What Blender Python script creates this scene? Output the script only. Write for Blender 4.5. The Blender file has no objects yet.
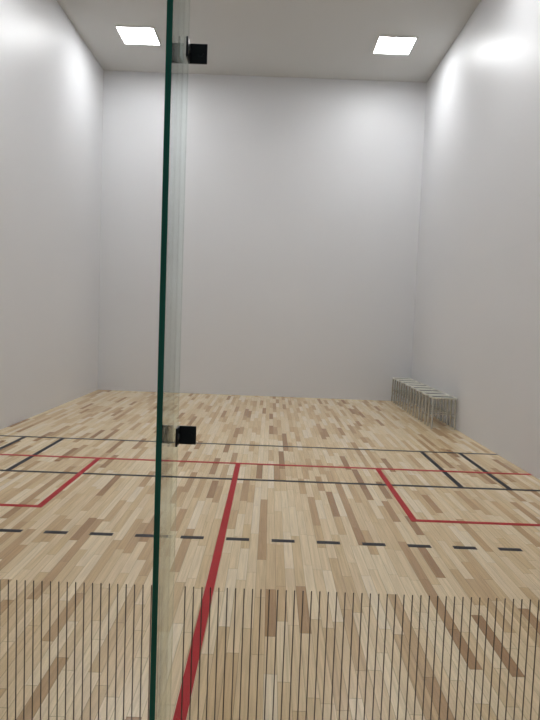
import bpy, math, random
from mathutils import Vector, Matrix
random.seed(4)
S=bpy.context.scene
S.view_settings.view_transform='Standard'
W=6.10; H=6.06; GY=-9.75; T=.15

# ---------- helpers ----------
def mat(name):
    m=bpy.data.materials.new(name); m.use_nodes=True
    return m,m.node_tree.nodes,m.node_tree.links,m.node_tree.nodes["Principled BSDF"]
def simple(name,col,rough=.5,metal=0,nvar=.06,nscale=30,spec=.5):
    m,n,l,b=mat(name)
    b.inputs["Roughness"].default_value=rough; b.inputs["Metallic"].default_value=metal; b.inputs["Specular IOR Level"].default_value=spec
    tc=n.new("ShaderNodeTexCoord"); no=n.new("ShaderNodeTexNoise"); no.inputs["Scale"].default_value=nscale
    l.new(tc.outputs["Object"],no.inputs["Vector"])
    mx=n.new("ShaderNodeMix"); mx.data_type='RGBA'
    mx.inputs[6].default_value=[c*(1-nvar) for c in col]+[1]; mx.inputs[7].default_value=[min(1,c*(1+nvar)) for c in col]+[1]
    l.new(no.outputs["Fac"],mx.inputs[0]); l.new(mx.outputs[2],b.inputs["Base Color"])
    return m
def obj(name,boxes=(),m=None,parent=None,verts=None,faces=None,bevel=0):
    V=[];F=[]
    if verts: V=list(verts);F=list(faces)
    for (a,b) in boxes:
        k=len(V)
        for z in (a[2],b[2]):
            for y in (a[1],b[1]):
                for x in (a[0],b[0]): V.append((x,y,z))
        F+=[(k,k+2,k+3,k+1),(k+4,k+5,k+7,k+6),(k,k+1,k+5,k+4),(k+2,k+6,k+7,k+3),(k,k+4,k+6,k+2),(k+1,k+3,k+7,k+5)]
    me=bpy.data.meshes.new(name); me.from_pydata(V,[],F); me.update()
    o=bpy.data.objects.new(name,me); S.collection.objects.link(o)
    if m: me.materials.append(m)
    if parent: o.parent=parent
    if bevel:
        bv=o.modifiers.new("b",'BEVEL'); bv.width=bevel; bv.segments=3
    return o
def empty(name,loc=(0,0,0)):
    e=bpy.data.objects.new(name,None); S.collection.objects.link(e); e.location=loc; return e
def tube(name,paths,r,m,parent,cyc=False):
    c=bpy.data.curves.new(name,'CURVE'); c.dimensions='3D'; c.bevel_depth=r; c.bevel_resolution=3
    for p in paths:
        s=c.splines.new('POLY'); s.points.add(len(p)-1)
        for i,q in enumerate(p): s.points[i].co=(*q,1)
        s.use_cyclic_u=cyc
    tmp=bpy.data.objects.new("t",c); S.collection.objects.link(tmp)
    bpy.context.view_layer.update()
    me=bpy.data.meshes.new_from_object(tmp.evaluated_get(bpy.context.evaluated_depsgraph_get()))
    bpy.data.objects.remove(tmp)
    for f in me.polygons: f.use_smooth=True
    o=bpy.data.objects.new(name,me); S.collection.objects.link(o); me.materials.clear(); me.materials.append(m); o.parent=parent
    return o

# ---------- materials ----------
def wallmat(name,col,ax):
    m,n,l,b=mat(name)
    tc=n.new("ShaderNodeTexCoord"); sep=n.new("ShaderNodeSeparateXYZ"); l.new(tc.outputs["Object"],sep.inputs[0])
    cmb=n.new("ShaderNodeCombineXYZ"); l.new(sep.outputs[ax],cmb.inputs[0]); l.new(sep.outputs[2],cmb.inputs[1])
    br=n.new("ShaderNodeTexBrick"); br.offset=0; br.inputs["Scale"].default_value=1
    br.inputs["Brick Width"].default_value=1.22; br.inputs["Row Height"].default_value=2.44
    br.inputs["Mortar Size"].default_value=.004; br.inputs["Mortar Smooth"].default_value=.6
    br.inputs["Color1"].default_value=(*col,1); br.inputs["Color2"].default_value=(*[c*.985 for c in col],1); br.inputs["Mortar"].default_value=(*[c*.93 for c in col],1)
    l.new(cmb.outputs[0],br.inputs["Vector"])
    no=n.new("ShaderNodeTexNoise"); no.inputs["Scale"].default_value=.9; no.inputs["Detail"].default_value=4
    l.new(tc.outputs["Object"],no.inputs["Vector"])
    mr=n.new("ShaderNodeMapRange"); mr.inputs["To Min"].default_value=.97; mr.inputs["To Max"].default_value=1.02
    l.new(no.outputs["Fac"],mr.inputs["Value"])
    mx=n.new("ShaderNodeMix"); mx.data_type='RGBA'; mx.blend_type='MULTIPLY'; mx.inputs[0].default_value=1
    l.new(br.outputs["Color"],mx.inputs[6]); l.new(mr.outputs[0],mx.inputs[7]); l.new(mx.outputs[2],b.inputs["Base Color"])
    b.inputs["Roughness"].default_value=.42; b.inputs["Specular IOR Level"].default_value=.35
    return m
wcol=(.755,.762,.782)
m_wx=wallmat("painted_wall_front",wcol,0); m_wy=wallmat("painted_wall_side",wcol,1)
m_ceil=simple("ceiling_paint",(.60,.60,.585),.9,0,.02,3)

def woodmat():
    m,n,l,b=mat("maple_strip_floor")
    tc=n.new("ShaderNodeTexCoord"); sep=n.new("ShaderNodeSeparateXYZ"); l.new(tc.outputs["Object"],sep.inputs[0])
    def M(op,a,b2=None):
        q=n.new("ShaderNodeMath"); q.operation=op
        for i,v in enumerate((a,b2)):
            if v is None: continue
            if isinstance(v,(int,float)): q.inputs[i].default_value=v
            else: l.new(v,q.inputs[i])
        return q.outputs[0]
    xs=M('DIVIDE',sep.outputs[0],.057); row=M('FLOOR',xs); fr=M('FRACT',xs)
    wn=n.new("ShaderNodeTexWhiteNoise"); wn.noise_dimensions='1D'; l.new(row,wn.inputs["W"])
    w=M('ADD',M('DIVIDE',sep.outputs[1],.56),M('MULTIPLY',wn.outputs["Value"],977.0))
    vo=n.new("ShaderNodeTexVoronoi"); vo.voronoi_dimensions='1D'; vo.inputs["Scale"].default_value=1; l.new(w,vo.inputs["W"])
    ve=n.new("ShaderNodeTexVoronoi"); ve.voronoi_dimensions='1D'; ve.feature='DISTANCE_TO_EDGE'; ve.inputs["Scale"].default_value=1; l.new(w,ve.inputs["W"])
    sc=n.new("ShaderNodeSeparateColor"); l.new(vo.outputs["Color"],sc.inputs[0])
    cr=n.new("ShaderNodeValToRGB"); l.new(sc.outputs[0],cr.inputs[0])
    e=cr.color_ramp.elements
    stops=[(0,(.37,.205,.095)),(.045,(.47,.285,.14)),(.12,(.62,.425,.225)),(.28,(.74,.55,.32)),(.6,(.82,.64,.40)),(.85,(.86,.70,.46)),(1,(.89,.75,.54))]
    e[0].position=0;e[0].color=(*stops[0][1],1);e[1].position=1;e[1].color=(*stops[-1][1],1)
    for p,c in stops[1:-1]:
        q=e.new(p); q.color=(*c,1)
    mp=n.new("ShaderNodeCombineXYZ"); l.new(M('MULTIPLY',sep.outputs[0],70),mp.inputs[0]); l.new(M('ADD',M('MULTIPLY',sep.outputs[1],2.6),M('MULTIPLY',sc.outputs[1],50)),mp.inputs[1]); l.new(row,mp.inputs[2])
    no=n.new("ShaderNodeTexNoise"); no.inputs["Scale"].default_value=1; no.inputs["Detail"].default_value=6; no.inputs["Distortion"].default_value=.6; l.new(mp.outputs[0],no.inputs["Vector"])
    mr=n.new("ShaderNodeMapRange"); mr.inputs["From Min"].default_value=.25; mr.inputs["From Max"].default_value=.75; mr.inputs["To Min"].default_value=.78; mr.inputs["To Max"].default_value=1.1; l.new(no.outputs["Fac"],mr.inputs["Value"])
    edge=M('MINIMUM',fr,M('SUBTRACT',1.0,fr))
    s1=M('GREATER_THAN',edge,.02); s2=M('GREATER_THAN',ve.outputs["Distance"],.003)
    seam=M('MULTIPLY',s1,s2); sm=M('ADD',M('MULTIPLY',seam,.4),.6)
    f=M('MULTIPLY',mr.outputs[0],sm)
    mx=n.new("ShaderNodeMix"); mx.data_type='RGBA'; mx.blend_type='MULTIPLY'; mx.inputs[0].default_value=1
    l.new(cr.outputs[0],mx.inputs[6]); l.new(f,mx.inputs[7]); l.new(mx.outputs[2],b.inputs["Base Color"])
    b.inputs["Roughness"].default_value=.26; b.inputs["Specular IOR Level"].default_value=.5
    return m
m_wood=woodmat()
m_black=simple("black_line_paint",(.012,.013,.022),.5,0,.15,20,.25)
m_red=simple("red_line_paint",(.44,.008,.014),.5,0,.15,12,.25)
m_trim=simple("white_light_frame",(.85,.85,.85),.5)
m_brk=simple("dark_anodised_metal",(.035,.04,.045),.35,.7)
m_bolt=simple("steel_bolt",(.35,.36,.38),.3,1)
m_steel=simple("satin_steel_tube",(.60,.60,.56),.25,.8)
m_seat=simple("grey_seat_pad",(.12,.12,.11),.5,0,.1)
m_rim=simple("seat_rim_steel",(.74,.73,.66),.3,.4)
m_stripe=simple("film_stripe",(.2,.15,.11),.6)

def emis(name,st):
    m,n,l,b=mat(name); b.inputs["Base Color"].default_value=(.9,.9,.9,1)
    b.inputs["Emission Color"].default_value=(.99,.99,1,1); b.inputs["Emission Strength"].default_value=st
    return m
m_em=emis("led_diffuser",35)
def glass(name,tint,f0=1.0):
    m,n,l,b=mat(name); n.remove(b); out=n["Material Output"]
    t=n.new("ShaderNodeBsdfTransparent"); t.inputs[0].default_value=(*tint,1)
    g=n.new("ShaderNodeBsdfGlossy"); g.inputs["Roughness"].default_value=.02
    fr=n.new("ShaderNodeFresnel"); fr.inputs["IOR"].default_value=1.45
    mu=n.new("ShaderNodeMath"); mu.operation='MULTIPLY'; mu.inputs[1].default_value=f0; l.new(fr.outputs[0],mu.inputs[0])
    mx=n.new("ShaderNodeMixShader"); l.new(mu.outputs[0],mx.inputs[0]); l.new(t.outputs[0],mx.inputs[1]); l.new(g.outputs[0],mx.inputs[2]); l.new(mx.outputs[0],out.inputs[0])
    return m
m_glass=glass("clear_tempered_glass",(.99,.994,.991),.5)
m_fin=glass("fin_glass",(.93,.97,.955),.6)
m_edge=simple("green_glass_edge",(.01,.19,.135),.12,0,.3,4)

# ---------- shell ----------
obj("floor",[((-T,-13,-.1),(W+T,T,0))],m_wood)
obj("ceiling",[((-T,GY,H),(W+T,T,H+.1))],m_ceil)
obj("wall_front",[((-T,0,0),(W+T,T,H))],m_wx)
obj("wall_left",[((-T,GY,0),(0,0,H))],m_wy)
obj("wall_right",[((W,GY,0),(W+T,0,H))],m_wy)

# ---------- lines ----------
mk=empty("court_floor_markings")
lw=.05; z0,z1=0.0,.0012; h=lw/2
def hx(y,x0=0,x1=W): return ((x0,y-h,z0),(x1,y+h,z1))
def vy(x,y0,y1): return ((x-h,y0,z0),(x+h,y1,z1))
bl=[hx(-4.57,.0,W),hx(-6.10,0,W)]
for x in (.457,.914,W-.914,W-.457): bl.append(vy(x,-6.10+h,-4.57-h))
x=-.03
while x<W-.05:
    bl.append(((max(x,.002),-7.62-.025,z0),(min(x+.158,W-.002),-7.62+.025,z1))); x+=.3115
obj("black_lines",bl,m_black,mk)
zr=.0018
rd=[((0,-5.49-h,z0),(W,-5.49+h,zr)),((3.05-h,GY+.02,z0),(3.05+h,-5.49-h,zr))]
for xb,xe in ((0,1.6),(W,W-1.6)):
    rd.append(((xe-h,-7.09-h,z0),(xe+h,-5.49-h,zr)))
    xo=xe+(h if xb==W else -h)
    rd.append(((min(xb,xo),-7.09-h,z0),(max(xb,xo),-7.09+h,zr)))
obj("red_lines",rd,m_red,mk)

# ---------- ceiling lights ----------
def clight(x,y):
    e=empty("ceiling_light",(x,y,H)); s=.31; f=.02
    obj("frame",[((-s,-s,-.02),(s,-s+f,0)),((-s,s-f,-.02),(s,s,0)),((-s,-s+f,-.02),(-s+f,s-f,0)),((s-f,-s+f,-.02),(s,s-f,0))],m_trim,e)
    obj("diffuser",[((-s+f,-s+f,-.014),(s-f,s-f,-.004))],m_em,e)
for y in (-1.49,-4.9,-8.3):
    for x in (.99,W-.92): clight(x,y)

# ---------- glass back wall ----------
gw=empty("glass_back_wall")
g=.012
for i,(a,b) in enumerate(((0.002,3.044),(3.056,W-.002))):
    obj("panel_%d"%(i+1),[((a,GY-g,0.0),(b,GY,H-.002))],m_glass,gw)
FD=.28
fn=empty("glass_support_fin")
xa,xb=3.042,3.058; ya,yb=GY-g-FD,GY-.001
o=obj("fin_glass",[((xa,ya,0),(xb,yb,H-.002))],m_fin,fn)
o.data.materials.append(m_edge)
for p in o.data.polygons:
    if abs(p.normal.y)>.5 and p.center.y<GY-.2: p.material_index=1
for z in (.04,1.141,2.300,3.475,4.64,5.8):
    e=empty("glass_fin_bracket",(3.05,GY-g,z)); hh=.029
    for s,wd in ((-1,.046),(1,.066)):
        t0=.0085
        X=sorted((s*t0,s*(t0+.006)))
        obj("fin_plate",[((X[0],-.055,-hh),(X[1],-.001,hh))],m_brk,e,bevel=.002)
        X=sorted((s*t0,s*wd)); obj("wall_plate",[((X[0],-.008,-hh),(X[1],-.001,hh))],m_brk,e,bevel=.002)
        V=[];k=16
        for xx in (s*.0145,s*.018):
            for i in range(k):
                a=2*math.pi*i/k; V.append((xx,-.033+.009*math.cos(a),.009*math.sin(a)))
        F=[tuple(range(k)),tuple(range(k,2*k))]+[(i,(i+1)%k,k+(i+1)%k,k+i) for i in range(k)]
        obj("fin_bolt",m=m_bolt,parent=e,verts=V,faces=F)
        V=[]
        for yy in (-.008,-.011):
            for i in range(k):
                a=2*math.pi*i/k; V.append((s*(wd-.02)+.008*math.cos(a),yy,.008*math.sin(a)))
        obj("wall_bolt",m=m_brk,parent=e,verts=V,faces=F)
st=[]; x=.015
while x<W-.01:
    if not 3.03<x<3.07: st.append(((x,GY-g-.0006,.0),(x+.0036,GY-g-.0001,.65)))
    x+=.027
obj("glass_stripe_film",st,m_stripe)

# ---------- stools ----------
def rr(cx,cy,hx_,hy,r,z,k=5):
    P=[]
    for (sx,sy,a0) in ((1,1,0),(-1,1,90),(-1,-1,180),(1,-1,270)):
        for i in range(k+1):
            a=math.radians(a0+90*i/k); P.append((cx+sx*(hx_-r)+r*math.cos(a)*1,cy+sy*(hy-r)+r*math.sin(a),z))
    return P
def stool(x,y):
    e=empty("metal_stool",(x,y,0)); a=.172; b=.115; ht=.455
    tube("seat_rim",[rr(0,0,a,b,.04,ht)],.014,m_rim,e,True)
    P=rr(0,0,a-.005,b-.005,.035,ht-.012); Q=[(p[0],p[1],ht+.004) for p in P]; k=len(P)
    obj("seat",m=m_seat,parent=e,verts=P+Q,faces=[tuple(range(k)),tuple(range(k,2*k))]+[(i,(i+1)%k,k+(i+1)%k,k+i) for i in range(k)])
    for j,sy in enumerate((-1,1)):
        for i,sx in enumerate((-1,1)):
            tube("leg_%d"%(j*2+i+1),[[(sx*(a-.01),sy*(b-.02),ht-.01),(sx*(a-.002),sy*(b-.005),.0)]],.014,m_steel,e)
    for sx in (-1,1): tube("rung",[[(sx*(a-.006),-b+.015,.16),(sx*(a-.006),b-.015,.16)]],.008,m_steel,e)
    for sy in (-1,1): tube("cross_rung",[[(-a+.006,sy*(b-.013),.22),(a-.006,sy*(b-.013),.22)]],.008,m_steel,e)
for i in range(8): stool(W-.2,-.2-i*.382)

# ---------- world ----------
w=bpy.data.worlds.new("world"); S.world=w; w.use_nodes=True
w.node_tree.nodes["Background"].inputs[0].default_value=(.75,.78,.8,1); w.node_tree.nodes["Background"].inputs[1].default_value=.15

# ---------- camera ----------
cx,D,ch,f,yaw,pit,rol=3.3383,11.6236,1.5157,598.27,.0002,-.0692,.0379
fw=Vector((math.sin(yaw)*math.cos(pit),math.cos(yaw)*math.cos(pit),math.sin(pit)))
r0=Vector((math.cos(yaw),-math.sin(yaw),0)); u0=r0.cross(fw)
r=math.cos(rol)*r0+math.sin(rol)*u0; u=-math.sin(rol)*r0+math.cos(rol)*u0
c=bpy.data.cameras.new("camera"); c.sensor_fit='VERTICAL'; c.sensor_height=24; c.lens=f*24/720; c.clip_start=.02
co=bpy.data.objects.new("camera",c); S.collection.objects.link(co)
co.matrix_world=Matrix(((r.x,u.x,-fw.x,cx),(r.y,u.y,-fw.y,-D),(r.z,u.z,-fw.z,ch),(0,0,0,1)))
S.camera=co
